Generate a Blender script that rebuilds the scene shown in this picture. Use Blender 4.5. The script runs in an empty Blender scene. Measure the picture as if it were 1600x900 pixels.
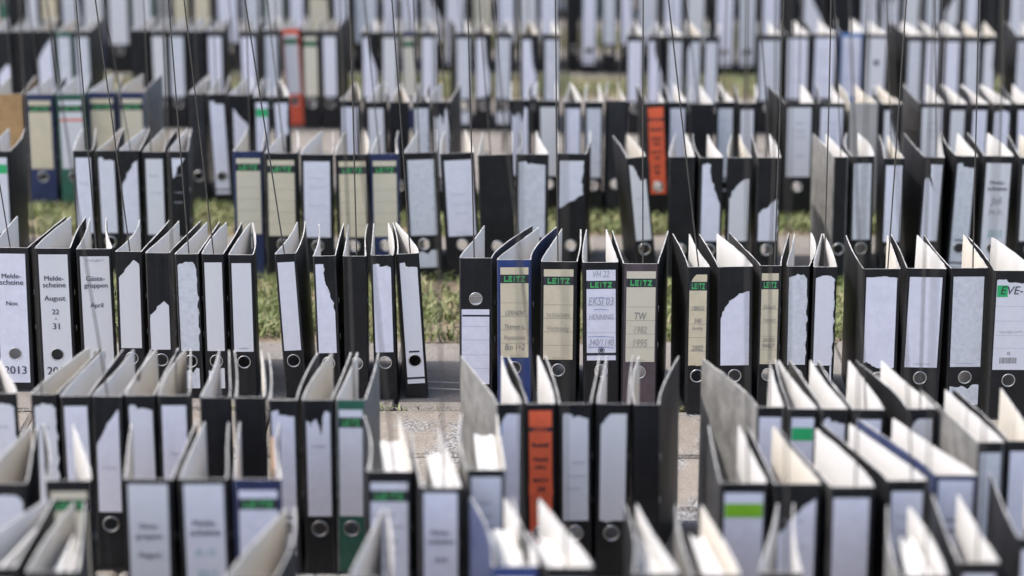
import bpy, math, random
from mathutils import Vector, Matrix
from mathutils.geometry import tessellate_polygon
import numpy as np

rnd = random.Random(7)
S = bpy.context.scene
C = S.collection

# ------------------------------------------------------------------ camera, sky, sun, exposure
cam_d = bpy.data.cameras.new('camera'); cam = bpy.data.objects.new('camera', cam_d); C.objects.link(cam)
cam.location = (0, 0, 1.65); cam.rotation_euler = (math.pi / 2 - 0.26777, 0, 0)
cam_d.sensor_width = 36; cam_d.lens = 87.75; cam_d.clip_end = 500
cam_d.dof.use_dof = True; cam_d.dof.focus_distance = 5.27; cam_d.dof.aperture_fstop = 2.0
S.camera = cam
SUN_EL = math.radians(58); SUN_AZ = math.radians(-88)      # azimuth from +Y, negative = to the left
W = bpy.data.worlds.new('World'); S.world = W; W.use_nodes = True
nt = W.node_tree; bg = nt.nodes['Background']
sky = nt.nodes.new('ShaderNodeTexSky'); sky.sky_type = 'NISHITA'; sky.sun_disc = False
sky.sun_elevation = SUN_EL; sky.sun_rotation = SUN_AZ; sky.air_density = 1.0; sky.dust_density = 4.0; sky.ozone_density = 1.2
nt.links.new(sky.outputs[0], bg.inputs[0]); bg.inputs[1].default_value = 0.15
sl = bpy.data.lights.new('sun', 'SUN'); sun = bpy.data.objects.new('sun', sl); C.objects.link(sun)
sl.energy = 2.0; sl.angle = math.radians(0.53); sl.color = (1, 0.965, 0.91)
sd = Vector((math.sin(SUN_AZ) * math.cos(SUN_EL), math.cos(SUN_AZ) * math.cos(SUN_EL), math.sin(SUN_EL)))
sun.rotation_euler = sd.to_track_quat('Z', 'Y').to_euler(); sun.location = sd * 20
S.view_settings.view_transform = 'Standard'; S.view_settings.look = 'None'
S.view_settings.gamma = 1; S.view_settings.exposure = 1.40
S.render.engine = 'CYCLES'

# ------------------------------------------------------------------ helpers
def tag(o, label=None, cat=None, group=None, kind=None):
    if label: o['label'] = label
    if cat: o['category'] = cat
    if group: o['group'] = group
    if kind: o['kind'] = kind
    return o

def link(name, me, parent=None, loc=None):
    o = bpy.data.objects.new(name, me); C.objects.link(o)
    if parent: o.parent = parent
    if loc: o.location = loc
    return o

def mesh(name, verts, faces, mats, fm=None, smooth=False):
    me = bpy.data.meshes.new(name)
    me.from_pydata([tuple(v) for v in verts], [], faces)
    for m in mats: me.materials.append(m)
    if fm:
        for p_, i in zip(me.polygons, fm): p_.material_index = i
    if smooth:
        for p_ in me.polygons: p_.use_smooth = True
    me.update()
    return me

MATS = {}
def mat(name, col, rough=0.6, var=0.15, scale=40, bump=0.0, bscale=400, metal=0.0, col2=None, spec=0.5, stretch=(1, 1, 1), lo=0.35, hi=0.65, dust=0.0, dcol=(0.34, 0.32, 0.29), tint=None, warp=0.0):
    """plain procedural surface: colour mottled by noise, fine bump, optional pale scuffs"""
    m = bpy.data.materials.new(name); m.use_nodes = True
    n = m.node_tree; b = n.nodes['Principled BSDF']; L = n.links
    tc = n.nodes.new('ShaderNodeTexCoord'); mp = n.nodes.new('ShaderNodeMapping'); L.new(tc.outputs['Object'], mp.inputs[0])
    mp.inputs['Scale'].default_value = stretch
    oi = n.nodes.new('ShaderNodeObjectInfo')
    ad = n.nodes.new('ShaderNodeVectorMath'); ad.operation = 'ADD'
    sc = n.nodes.new('ShaderNodeVectorMath'); sc.operation = 'SCALE'; sc.inputs[3].default_value = 37
    cb = n.nodes.new('ShaderNodeCombineXYZ')
    for i in range(3): L.new(oi.outputs['Random'], cb.inputs[i])
    L.new(cb.outputs[0], sc.inputs[0]); L.new(mp.outputs[0], ad.inputs[0]); L.new(sc.outputs[0], ad.inputs[1])
    nz = n.nodes.new('ShaderNodeTexNoise'); nz.inputs['Scale'].default_value = scale; nz.inputs['Detail'].default_value = 6; nz.inputs['Roughness'].default_value = 0.65
    L.new(ad.outputs[0], nz.inputs['Vector'])
    rp = n.nodes.new('ShaderNodeValToRGB'); L.new(nz.outputs['Fac'], rp.inputs[0])
    c2 = col2 or tuple(min(1, c * (1 + var)) for c in col); c1 = col if col2 else tuple(c * (1 - var) for c in col)
    rp.color_ramp.elements[0].position = lo; rp.color_ramp.elements[1].position = hi
    rp.color_ramp.elements[0].color = (*c1, 1); rp.color_ramp.elements[1].color = (*c2, 1)
    out = rp.outputs[0]
    if dust:
        n2 = n.nodes.new('ShaderNodeTexNoise'); n2.inputs['Scale'].default_value = 14; n2.inputs['Detail'].default_value = 9; n2.inputs['Roughness'].default_value = 0.75
        L.new(ad.outputs[0], n2.inputs['Vector'])
        r2 = n.nodes.new('ShaderNodeValToRGB'); L.new(n2.outputs['Fac'], r2.inputs[0])
        r2.color_ramp.elements[0].position = 0.52; r2.color_ramp.elements[1].position = 0.85
        r2.color_ramp.elements[0].color = (0, 0, 0, 1); r2.color_ramp.elements[1].color = (dust, dust, dust, 1)
        mx = n.nodes.new('ShaderNodeMix'); mx.data_type = 'RGBA'
        L.new(r2.outputs[0], mx.inputs['Factor']); L.new(out, mx.inputs[6]); mx.inputs[7].default_value = (*dcol, 1)
        out = mx.outputs[2]
    if tint:
        pw = n.nodes.new('ShaderNodeMath'); pw.operation = 'POWER'; pw.inputs[1].default_value = 2.2; L.new(oi.outputs['Random'], pw.inputs[0])
        mt = n.nodes.new('ShaderNodeMix'); mt.data_type = 'RGBA'; L.new(pw.outputs[0], mt.inputs['Factor']); L.new(out, mt.inputs[6]); mt.inputs[7].default_value = (*tint, 1)
        out = mt.outputs[2]
    L.new(out, b.inputs['Base Color'])
    b.inputs['Roughness'].default_value = rough; b.inputs['Metallic'].default_value = metal; b.inputs['Specular IOR Level'].default_value = spec
    if bump:
        n3 = n.nodes.new('ShaderNodeTexNoise'); n3.inputs['Scale'].default_value = bscale; n3.inputs['Detail'].default_value = 4
        L.new(ad.outputs[0], n3.inputs['Vector'])
        bp = n.nodes.new('ShaderNodeBump'); bp.inputs['Strength'].default_value = bump; bp.inputs['Distance'].default_value = 0.002
        L.new(n3.outputs['Fac'], bp.inputs['Height']); L.new(bp.outputs[0], b.inputs['Normal'])
    if warp:
        m4 = n.nodes.new('ShaderNodeMapping'); m4.inputs['Scale'].default_value = (26, 5, 2.2); L.new(ad.outputs[0], m4.inputs[0])
        n4 = n.nodes.new('ShaderNodeTexNoise'); n4.inputs['Scale'].default_value = 1.0; n4.inputs['Detail'].default_value = 2; L.new(m4.outputs[0], n4.inputs['Vector'])
        b4 = n.nodes.new('ShaderNodeBump'); b4.inputs['Strength'].default_value = warp; b4.inputs['Distance'].default_value = 0.012
        L.new(n4.outputs['Fac'], b4.inputs['Height'])
        if bump: L.new(b4.outputs[0], bp.inputs['Normal'])
        else: L.new(b4.outputs[0], b.inputs['Normal'])
    MATS[name] = m
    return m

# spine cloth / plastic
mat('spine_black', (0.0075, 0.0075, 0.0092), 0.42, 0.35, 30, 0.25, 900, dust=0.05, spec=0.4, warp=0.6)
mat('spine_charcoal', (0.022, 0.0215, 0.023), 0.45, 0.3, 30, 0.25, 900, dust=0.08, warp=0.6)
mat('spine_royal', (0.020, 0.045, 0.165), 0.42, 0.2, 30, 0.2, 900, dust=0.06, warp=0.5)
mat('spine_navy', (0.018, 0.028, 0.085), 0.42, 0.2, 30, 0.2, 900, dust=0.06, warp=0.5)
mat('spine_maroon', (0.085, 0.058, 0.062), 0.5, 0.25, 30, 0.25, 900, dust=0.08, warp=0.5)
mat('spine_green', (0.024, 0.105, 0.070), 0.42, 0.2, 30, 0.2, 900, dust=0.06, warp=0.5)
mat('spine_orange', (0.75, 0.11, 0.045), 0.5, 0.15, 30, 0.2, 900)
mat('spine_tan', (0.45, 0.26, 0.11), 0.7, 0.15, 25, 0.2, 500)
mat('spine_pale', (0.42, 0.39, 0.35), 0.6, 0.1, 25, 0.2, 500)
mat('spine_sky', (0.04, 0.17, 0.42), 0.45, 0.15, 25, 0.2, 500)
# cover boards: cloud marbled paper outside, pale lining inside
mat('cover_marble', (0.012, 0.0115, 0.012), 0.42, 0, 26, 0.15, 700, col2=(0.045, 0.044, 0.043), dust=0.10)
mat('cover_black', (0.0075, 0.0075, 0.009), 0.5, 0.3, 26, 0.15, 700, dust=0.04, spec=0.4, warp=0.6)
mat('cover_grey', (0.10, 0.098, 0.094), 0.6, 0, 26, 0.15, 700, col2=(0.20, 0.195, 0.185), dust=0.10)
mat('cover_blue', (0.02, 0.03, 0.08), 0.45, 0, 26, 0.15, 700, col2=(0.05, 0.06, 0.12))
mat('cover_green', (0.012, 0.07, 0.045), 0.45, 0, 26, 0.15, 700, col2=(0.05, 0.12, 0.09))
mat('cover_orange', (0.45, 0.06, 0.025), 0.5, 0.15, 30, 0.15, 700)
mat('cover_tan', (0.40, 0.24, 0.11), 0.7, 0.15, 25, 0.2, 500)
mat('cover_pale', (0.36, 0.34, 0.31), 0.6, 0.1, 25, 0.2, 500)
mat('lining_white', (0.48, 0.47, 0.457), 0.65, 0.06, 12, 0.1, 300, dust=0.12, warp=0.25)
mat('lining_cream', (0.46, 0.43, 0.38), 0.7, 0.08, 12, 0.1, 300, dust=0.12, warp=0.25)
mat('board_edge', (0.27, 0.262, 0.25), 0.7, 0.35, 60, 0.2, 500)
# paper, print
mat('paper_white', (0.75, 0.725, 0.775), 0.55, 0.05, 60, 0.12, 500, dust=0.16, dcol=(0.50, 0.48, 0.47), tint=(0.68, 0.655, 0.62), warp=0.12)
mat('paper_grey', (0.63, 0.625, 0.63), 0.75, 0.10, 90, 0.35, 500, dust=0.22, dcol=(0.42, 0.40, 0.38), warp=0.12)
mat('paper_cream', (0.68, 0.57, 0.375), 0.6, 0.07, 30, 0.12, 500, dust=0.14, dcol=(0.48, 0.38, 0.25), tint=(0.66, 0.60, 0.47), warp=0.12)
mat('paper_orange', (0.80, 0.125, 0.045), 0.6, 0.1, 30, 0.12, 500)
mat('paper_sheet', (0.44, 0.435, 0.42), 0.6, 0.04, 30, 0.1, 300)
mat('print_black', (0.028, 0.028, 0.034), 0.6, 0.1, 60)
mat('print_text', (0.06, 0.06, 0.085), 0.6, 0.1, 60)
mat('print_green', (0.075, 0.44, 0.13), 0.5, 0.1, 60)
mat('print_lime', (0.23, 0.50, 0.02), 0.5, 0.06, 60)
mat('print_emerald', (0.03, 0.42, 0.14), 0.5, 0.06, 60)
mat('print_blue', (0.16, 0.24, 0.45), 0.5, 0.1, 60)
mat('card_tan', (0.52, 0.33, 0.17), 0.7, 0.1, 30)
mat('pencil', (0.38, 0.34, 0.27), 0.7, 0.15, 300)
mat('pencil_grey', (0.36, 0.36, 0.40), 0.7, 0.15, 300)
mat('pencil_dark', (0.23, 0.215, 0.20), 0.7, 0.2, 300)
mat('pencil_faint', (0.50, 0.49, 0.54), 0.7, 0.12, 300)
mat('ink_teal', (0.22, 0.42, 0.42), 0.7, 0.2, 200)
mat('rule_line', (0.30, 0.26, 0.20), 0.7, 0.1, 60)
mat('rule_grey', (0.42, 0.42, 0.44), 0.7, 0.1, 60)
mat('metal', (0.72, 0.71, 0.69), 0.28, 0.1, 80, metal=1.0)
mat('wire_steel', (0.075, 0.068, 0.06), 0.45, 0.2, 80, metal=0.3)
mat('string_white', (0.72, 0.70, 0.66), 0.8, 0.05, 80)
# ground
mat('soil', (0.13, 0.10, 0.07), 0.95, 0.4, 30, 0.8, 90)
mat('grit', (0.16, 0.14, 0.12), 0.9, 0.5, 90)
mat('joint_sand', (0.05, 0.042, 0.034), 0.95, 0.5, 60, 0.8, 120)

def slab_material(name, pale, dark, lichen):
    m = bpy.data.materials.new(name); m.use_nodes = True; n = m.node_tree; b = n.nodes['Principled BSDF']; L = n.links
    tc = n.nodes.new('ShaderNodeTexCoord')
    ge = n.nodes.new('ShaderNodeNewGeometry')
    def noise(s, d, r=0.6):
        z = n.nodes.new('ShaderNodeTexNoise'); z.inputs['Scale'].default_value = s; z.inputs['Detail'].default_value = d; z.inputs['Roughness'].default_value = r
        L.new(ge.outputs['Position'], z.inputs['Vector']); return z
    def ramp(src, p0, p1, c0, c1):
        r = n.nodes.new('ShaderNodeValToRGB'); L.new(src, r.inputs[0])
        r.color_ramp.elements[0].position = p0; r.color_ramp.elements[1].position = p1
        r.color_ramp.elements[0].color = (*c0, 1); r.color_ramp.elements[1].color = (*c1, 1); return r
    a = ramp(noise(9, 10, 0.75).outputs['Fac'], 0.3, 0.7, dark, pale)
    sp = ramp(noise(190, 3).outputs['Fac'], 0.46, 0.56, (0.05, 0.048, 0.045), (0.31, 0.31, 0.315))
    mk = ramp(noise(6, 5, 0.6).outputs['Fac'], 0.50, 0.60, (0, 0, 0), (lichen, lichen, lichen))
    mx = n.nodes.new('ShaderNodeMix'); mx.data_type = 'RGBA'
    L.new(mk.outputs[0], mx.inputs['Factor']); L.new(a.outputs[0], mx.inputs[6]); L.new(sp.outputs[0], mx.inputs[7])
    g = ramp(noise(300, 4).outputs['Fac'], 0.35, 0.65, (0.6, 0.6, 0.6), (1.15, 1.15, 1.15))
    mu = n.nodes.new('ShaderNodeMix'); mu.data_type = 'RGBA'; mu.blend_type = 'MULTIPLY'; mu.inputs['Factor'].default_value = 1
    L.new(mx.outputs[2], mu.inputs[6]); L.new(g.outputs[0], mu.inputs[7])
    L.new(mu.outputs[2], b.inputs['Base Color']); b.inputs['Roughness'].default_value = 0.9
    bp = n.nodes.new('ShaderNodeBump'); bp.inputs['Strength'].default_value = 0.7; bp.inputs['Distance'].default_value = 0.004
    L.new(noise(120, 6).outputs['Fac'], bp.inputs['Height']); L.new(bp.outputs[0], b.inputs['Normal'])
    MATS[name] = m
slab_material('slab_plain', (0.20, 0.182, 0.162), (0.135, 0.12, 0.106), 0.15)
slab_material('slab_lichen', (0.225, 0.197, 0.165), (0.14, 0.122, 0.103), 0.95)

def blade_material():
    m = bpy.data.materials.new('grass_blades'); m.use_nodes = True; n = m.node_tree; b = n.nodes['Principled BSDF']; L = n.links
    ge = n.nodes.new('ShaderNodeNewGeometry'); z = n.nodes.new('ShaderNodeTexNoise'); z.inputs['Scale'].default_value = 9; z.inputs['Detail'].default_value = 3
    L.new(ge.outputs['Position'], z.inputs['Vector'])
    ma = n.nodes.new('ShaderNodeMath'); ma.operation = 'MULTIPLY_ADD'; ma.inputs[1].default_value = 0.55
    L.new(ge.outputs['Random Per Island'], ma.inputs[0])
    sb = n.nodes.new('ShaderNodeMath'); sb.operation = 'SUBTRACT'; sb.inputs[1].default_value = 0.27; L.new(z.outputs['Fac'], sb.inputs[0]); L.new(sb.outputs[0], ma.inputs[2])
    r = n.nodes.new('ShaderNodeValToRGB'); L.new(ma.outputs[0], r.inputs[0]); e = r.color_ramp.elements
    e[0].position = 0.08; e[0].color = (0.055, 0.09, 0.022, 1); e[1].position = 0.95; e[1].color = (0.36, 0.30, 0.18, 1)
    k = e.new(0.55); k.color = (0.155, 0.19, 0.055, 1)
    L.new(r.outputs[0], b.inputs['Base Color']); b.inputs['Roughness'].default_value = 0.6
    b.inputs['Transmission Weight'].default_value = 0.0
    MATS['grass_blades'] = m
blade_material()

# ------------------------------------------------------------------ where the binders stand, in metres: (x, y, spine width, lean, left board swing, right board swing, colour, label)
ROWS = {
 'front3': [
  (-0.7488,3.339,0.0779,0.0000,0.0705,0.0045,'K','w:full'),
  (-0.6555,3.322,0.0748,0.0000,0.0180,-0.0352,'K','w:full'),
  (-0.3695,3.297,0.0725,0.0000,0.0587,0.0038,'K','w:full'),
  (-0.2006,3.297,0.0607,0.0000,0.0301,-0.0189,'K','w:full'),
  (0.0046,3.344,0.0679,0.0000,-0.0348,-0.0464,'R','w:logo'),
  (0.0815,3.339,0.0714,0.0000,-0.0458,-0.0719,'K','w:full'),
  (0.2047,3.314,0.0673,0.0000,0.0003,-0.0416,'K','w:full'),
  (0.2899,3.309,0.0709,0.0000,-0.0080,-0.0358,'K*','w:full'),
  (0.3833,3.317,0.0637,0.0000,0.0542,0.0179,'K','w:full'),
  (0.5835,3.305,0.0708,0.0000,0.0242,-0.0094,'K*','w:full'),
  (0.6722,3.358,0.0608,0.0000,0.0110,-0.0095,'K','w:full'),
  (0.7841,3.455,0.0756,0.0000,0.0097,-0.0024,'K','w:full'),
 ],
 'front2': [
  (-0.8004,3.691,0.0802,0.0000,0.0299,-0.0365,'K','w:rag'),
  (-0.6987,3.706,0.0725,0.0000,-0.0559,-0.0714,'K','c:logo'),
  (-0.5737,3.712,0.0786,0.0000,-0.0302,0.0021,'K','w:t_gaug'),
  (-0.4870,3.712,0.0786,0.0000,0.0070,-0.0254,'K','w:t_mteal'),
  (-0.4013,3.712,0.0766,0.0000,-0.0216,-0.0292,'B','w:logo'),
  (-0.1948,3.748,0.0742,0.0000,-0.0223,-0.0314,'K','w:logo2'),
  (-0.1109,3.673,0.0659,0.0000,-0.0271,-0.0406,'K','w:t_msch'),
  (-0.0418,3.757,0.0632,0.0000,-0.0137,-0.0159,'K*','w:scrib'),
  (0.3634,3.694,0.0763,0.0000,0.0031,-0.0184,'K','w:band_l'),
  (0.4474,3.691,0.0762,0.0000,-0.0168,-0.0469,'K','w:tl'),
  (0.5317,3.676,0.0700,0.0000,-0.0511,-0.0591,'K','w:full'),
  (0.6222,3.706,0.0644,0.0000,-0.0713,-0.0852,'K','w:full'),
  (0.7028,3.730,0.0689,0.0000,-0.0874,-0.0902,'B','w:t_marz'),
 ],
 'front1': [
  (-0.8951,4.154,0.0603,0.0000,-0.0502,-0.0916,'K','w:rag'),
  (-0.8168,4.150,0.0480,0.0000,0.0546,0.0315,'K','w:rag'),
  (-0.7613,4.139,0.0524,0.0000,0.0327,0.0182,'K','w:full'),
  (-0.7056,4.139,0.0524,0.0000,0.0314,0.0143,'K','w:tl'),
  (-0.6488,4.143,0.0535,0.0000,0.0164,0.0064,'K','w:chip'),
  (-0.5897,4.143,0.0557,0.0000,0.0114,-0.0337,'K','w:full'),
  (-0.5166,4.132,0.0545,0.0000,0.0028,-0.0311,'K','n'),
  (-0.4565,4.132,0.0545,0.0000,-0.0307,-0.0315,'K','n'),
  (-0.3974,4.118,0.0521,0.0000,-0.0288,0.0180,'K','w:long'),
  (-0.3375,4.118,0.0543,0.0000,0.0314,0.0171,'K','w:notch'),
  (-0.2793,4.118,0.0532,0.0000,0.0186,0.0113,'G*','w:logo'),
  (-0.0050,4.096,0.0474,0.0000,-0.0675,-0.0370,'K*','w:blueprint'),
  (0.0491,4.096,0.0519,0.0000,-0.0354,-0.0258,'K','o:orange'),
  (0.1087,4.096,0.0585,0.0000,-0.0208,0.0239,'K','w:chip'),
  (0.1749,4.096,0.0585,0.0000,0.0256,0.0187,'K','w:tl3'),
  (0.2326,4.093,0.0463,0.0000,0.0225,0.0524,'K','n'),
  (0.4434,4.078,0.0494,0.0000,-0.0729,0.0032,'K*','w:full'),
  (0.4988,4.068,0.0504,0.0000,0.0037,-0.0368,'K','w:band_g'),
  (0.5530,4.068,0.0471,0.0000,-0.0225,-0.0312,'K','w:chip'),
  (0.6101,4.064,0.0570,0.0000,-0.0273,-0.0237,'K','w:full'),
  (0.7016,4.068,0.0526,0.0000,-0.0506,-0.0543,'K','w:tl3'),
  (0.7875,3.892,0.0463,0.0000,-0.0485,-0.0477,'K*','g:full'),
  (0.8403,3.899,0.0485,0.0000,-0.0430,-0.0039,'K','w:full'),
 ],
 'sharp': [
  (-1.0736,5.176,0.0781,0.0000,-0.0030,0.0312,'K','w:t_nov'),
  (-0.9836,5.171,0.0780,0.0000,0.0259,-0.0133,'K','w:t_aug'),
  (-0.8937,5.165,0.0780,0.0000,-0.0185,-0.0562,'K','w:t_apr'),
  (-0.8166,5.143,0.0586,0.0000,0.0100,0.0230,'K','w:tl2'),
  (-0.7531,5.132,0.0544,0.0000,0.0303,0.0316,'K','w:low'),
  (-0.6906,5.122,0.0516,0.0000,0.0319,0.0131,'K','g:rag+s'),
  (-0.6350,5.122,0.0488,0.0000,0.0177,0.0102,'K','w:full+s'),
  (-0.5747,5.116,0.0542,0.0000,0.0153,-0.0299,'K','w:full'),
  (-0.4810,5.122,0.0475,0.0176,0.0227,-0.0019,'K','w:full'),
  (-0.3971,5.105,0.0501,0.0054,-0.0074,-0.0020,'K','w:trs'),
  (-0.3328,5.105,0.0514,0.0054,-0.0070,-0.0143,'K','n'),
  (-0.2756,5.111,0.0501,0.0081,-0.0125,-0.0242,'K','w:chip'),
  (-0.2212,5.122,0.0488,0.0176,-0.0225,-0.0600,'K','w:long'),
  (-0.0762,5.089,0.0715,0.0000,0.0481,0.0858,'K','w:upside'),
  (0.0047,5.074,0.0740,0.0000,0.0874,0.0573,'R','c:hand0'),
  (0.0992,5.058,0.0778,0.0000,0.0468,0.0142,'K','c:hand1'),
  (0.1855,5.052,0.0764,0.0000,0.0175,-0.0152,'K','w:hand2'),
  (0.2694,5.042,0.0762,0.0000,-0.0105,0.0374,'W','c:hand3'),
  (0.3886,5.016,0.0479,0.0000,-0.0136,-0.0233,'K','c:hand4'),
  (0.4644,5.016,0.0745,0.0000,-0.0212,-0.0481,'K','w:quarter'),
  (0.5393,5.026,0.0467,0.0000,-0.0419,0.0489,'K','c:hand5'),
  (0.5960,5.021,0.0493,0.0000,0.0465,0.0379,'K','g:rag+s'),
  (0.6520,5.016,0.0506,0.0000,0.0491,0.0075,'K','w:rag+r'),
  (0.7669,5.000,0.0796,0.0000,0.0016,0.0142,'K','w:chip2'),
  (0.8598,5.000,0.0849,-0.0040,0.0105,-0.0171,'K','w:full'),
  (0.9496,5.006,0.0797,0.0000,-0.0113,-0.0029,'K','g:full+s'),
  (1.0392,4.985,0.0860,0.0000,-0.0036,-0.0353,'K','w:eve'),
 ],
 'back1': [
  (-1.2966,6.152,0.0629,0.0000,0.0044,-0.0151,'K','w:band_g'),
  (-1.0835,6.160,0.0500,0.0000,-0.0216,-0.0332,'K','w:full'),
  (-1.0246,6.160,0.0516,0.0000,0.0225,-0.0201,'K','w:chip'),
  (-0.9657,6.160,0.0532,0.0000,0.0265,-0.0107,'K','w:tl'),
  (-0.9023,6.145,0.0563,0.0000,0.0159,-0.0031,'K','w:full'),
  (-0.8421,6.152,0.0500,0.0000,0.0122,-0.0253,'K','w:scrap'),
  (-0.6664,6.152,0.0757,0.0000,0.0103,-0.0161,'B','c:logo'),
  (-0.5798,6.130,0.0835,0.0000,0.0255,-0.0221,'K','c:logo'),
  (-0.4895,6.115,0.0817,0.0000,0.0316,-0.0174,'K','w:full'),
  (-0.4022,6.115,0.0833,0.0000,0.0087,-0.0209,'K','c:logo'),
  (-0.3208,6.122,0.0738,0.0000,0.0097,-0.0109,'B','c:logo'),
  (-0.2313,6.130,0.0835,0.0128,0.0268,-0.0075,'K','g:full+s'),
  (-0.1380,6.122,0.0866,0.0128,0.0059,-0.0265,'K','w:full'),
  (-0.0424,6.107,0.0880,0.0048,0.0066,-0.0018,'K','n'),
  (0.0513,6.115,0.0833,0.0000,0.0063,-0.0285,'K','g:chip'),
  (0.1500,6.122,0.0754,0.0000,0.0076,0.0206,'K','w:trlow'),
  (0.3091,6.077,0.0510,0.0350,-0.0245,-0.0302,'K','w:chip3'),
  (0.4235,6.085,0.0654,0.0000,0.0328,-0.0042,'K','n'),
  (0.4970,6.077,0.0605,0.0000,0.0018,-0.0171,'K','w:trs'),
  (0.5679,6.077,0.0621,0.0000,0.0313,-0.0036,'K','w:quarter'),
  (0.6404,6.077,0.0605,0.0000,0.0114,-0.0023,'K','w:mid'),
  (0.8198,6.085,0.0383,0.0000,-0.0185,-0.0202,'K*','n'),
  (0.8766,6.092,0.0575,0.0000,0.0224,-0.0049,'K','g:full'),
  (0.9508,6.070,0.0525,0.0000,0.0276,0.0007,'K','w:full'),
  (1.0522,6.077,0.0526,-0.0096,-0.0086,0.0303,'K','w:slash'),
  (1.1353,6.092,0.0575,-0.0144,0.0083,-0.0030,'K','g:long'),
  (1.2152,6.092,0.0766,-0.0048,0.0070,-0.0117,'K','w:t_juli'),
  (1.3016,6.077,0.0733,0.0000,0.0222,-0.0169,'K','w:full'),
 ],
 'back2': [
  (-1.4181,6.908,0.0845,0.0054,-0.0054,-0.0115,'T','n'),
  (-1.3291,6.908,0.0791,0.0000,0.0189,-0.0118,'B','c:logo'),
  (-1.2427,6.908,0.0791,0.0000,0.0134,-0.0277,'G','w:logo3'),
  (-1.1591,6.936,0.0794,0.0000,0.0263,-0.0248,'B','c:logo'),
  (-1.0752,6.936,0.0740,0.0000,0.0264,0.0146,'B*','c:logo'),
  (-0.8878,6.917,0.0468,0.0000,0.0204,-0.0174,'Y0','n'),
  (-0.8318,6.908,0.0522,0.0108,0.0035,-0.0152,'K','w:long'),
  (-0.7669,6.898,0.0611,0.0000,0.0214,-0.0201,'K','w:tri'),
  (-0.7005,6.870,0.0447,0.0000,-0.0009,-0.0272,'K','w:band_g'),
  (-0.6468,6.870,0.0483,0.0072,-0.0148,-0.0464,'K','w:trlow'),
  (-0.4509,6.814,0.0568,0.0000,0.0233,-0.0239,'K','w:full'),
  (-0.3781,6.796,0.0549,0.0000,0.0227,-0.0066,'K','w:full'),
  (-0.3117,6.796,0.0567,0.0000,0.0160,-0.0317,'K','n'),
  (-0.2515,6.796,0.0496,0.0000,0.0073,-0.0078,'K','g:full'),
  (-0.1957,6.796,0.0514,0.0000,0.0185,0.0238,'K','w:notch'),
  (0.0213,6.824,0.0569,0.0000,0.0035,0.0075,'K','w:notch'),
  (0.1003,6.814,0.0586,0.0000,-0.0010,-0.0026,'K','w:full'),
  (0.1673,6.796,0.0514,0.0000,0.0196,-0.0228,'K','w:full'),
  (0.2275,6.796,0.0514,0.0000,0.0131,-0.0021,'K','g:full'),
  (0.2912,6.814,0.0568,0.0000,0.0121,-0.0093,'Y0','n'),
  (0.3956,6.778,0.0565,0.0124,-0.0101,-0.0029,'K','o:orange'),
  (0.4586,6.796,0.0531,0.0000,-0.0008,-0.0155,'K','w:full'),
  (0.5230,6.768,0.0653,0.0000,0.0223,-0.0161,'K','n'),
  (0.5914,6.796,0.0531,0.0000,0.0249,-0.0192,'K','g:full'),
  (0.6500,6.778,0.0459,0.0000,0.0101,0.0259,'K','w:full'),
  (0.7931,6.778,0.0812,0.0000,-0.0210,-0.0018,'K','w:scrib'),
  (0.8840,6.778,0.0759,0.0000,0.0265,-0.0005,'K','w:scrib'),
  (0.9723,6.778,0.0795,0.0000,0.0022,-0.0254,'Y','n'),
  (1.0496,6.768,0.0564,0.0000,0.0123,-0.0292,'K','w:trs'),
  (1.1596,6.778,0.0689,0.0000,-0.0037,0.0016,'K','w:scrib'),
  (1.2295,6.768,0.0494,0.0000,0.0238,-0.0166,'K','w:full'),
  (1.2913,6.768,0.0494,0.0000,0.0152,-0.0251,'K','w:full'),
  (1.3530,6.768,0.0529,0.0000,0.0136,-0.0303,'K','w:rag'),
  (1.4174,6.768,0.0582,0.0000,0.0107,-0.0083,'K','w:full'),
 ],
 'back3': [
  (-1.6430,7.972,0.0536,0.0000,-0.0102,-0.0047,'K','w:low'),
  (-1.5815,7.984,0.0661,0.0000,0.0091,-0.0035,'K','n'),
  (-1.5103,7.984,0.0599,0.0000,0.0139,-0.0327,'K','w:tl'),
  (-1.4441,7.972,0.0515,0.0000,0.0171,-0.0113,'G','g:full'),
  (-1.3874,7.972,0.0536,0.0000,0.0312,-0.0053,'K','g:full'),
  (-1.2044,7.997,0.0558,0.0000,0.0340,-0.0025,'K','n'),
  (-1.1428,7.984,0.0516,0.0000,0.0171,-0.0109,'K','w:full'),
  (-1.0829,7.984,0.0557,0.0000,0.0149,-0.0040,'K','g:full'),
  (-1.0209,7.984,0.0557,0.0000,0.0196,-0.0105,'K','n'),
  (-0.9590,7.984,0.0557,0.0000,0.0257,-0.0092,'K','w:full'),
  (-0.8514,7.972,0.0577,0.0082,0.0091,-0.0015,'K','w:full'),
  (-0.7785,7.997,0.0558,0.0000,0.0169,-0.0287,'K','g:full'),
  (-0.7186,8.022,0.0601,0.0124,0.0185,-0.0017,'O','w:logo'),
  (-0.6514,7.984,0.0557,0.0000,0.0075,-0.0111,'K','c:logo'),
  (-0.5905,7.984,0.0537,0.0000,0.0325,0.0191,'K','w:full'),
  (-0.4601,7.959,0.0556,0.0000,0.0102,-0.0230,'K','w:trs'),
  (-0.3932,7.959,0.0576,0.0000,0.0030,-0.0156,'K','w:full'),
  (-0.3329,7.972,0.0515,0.0000,0.0094,-0.0159,'B','c:logo'),
  (-0.2686,7.959,0.0556,0.0000,0.0126,-0.0271,'K','w:full'),
  (-0.1562,7.947,0.0534,0.0000,-0.0257,-0.0208,'K','g:full+s'),
  (-0.0925,7.947,0.0576,0.0000,0.0170,-0.0316,'K','w:quarter2'),
  (-0.0257,7.947,0.0555,0.0000,0.0310,-0.0110,'K','g:full+s'),
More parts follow.
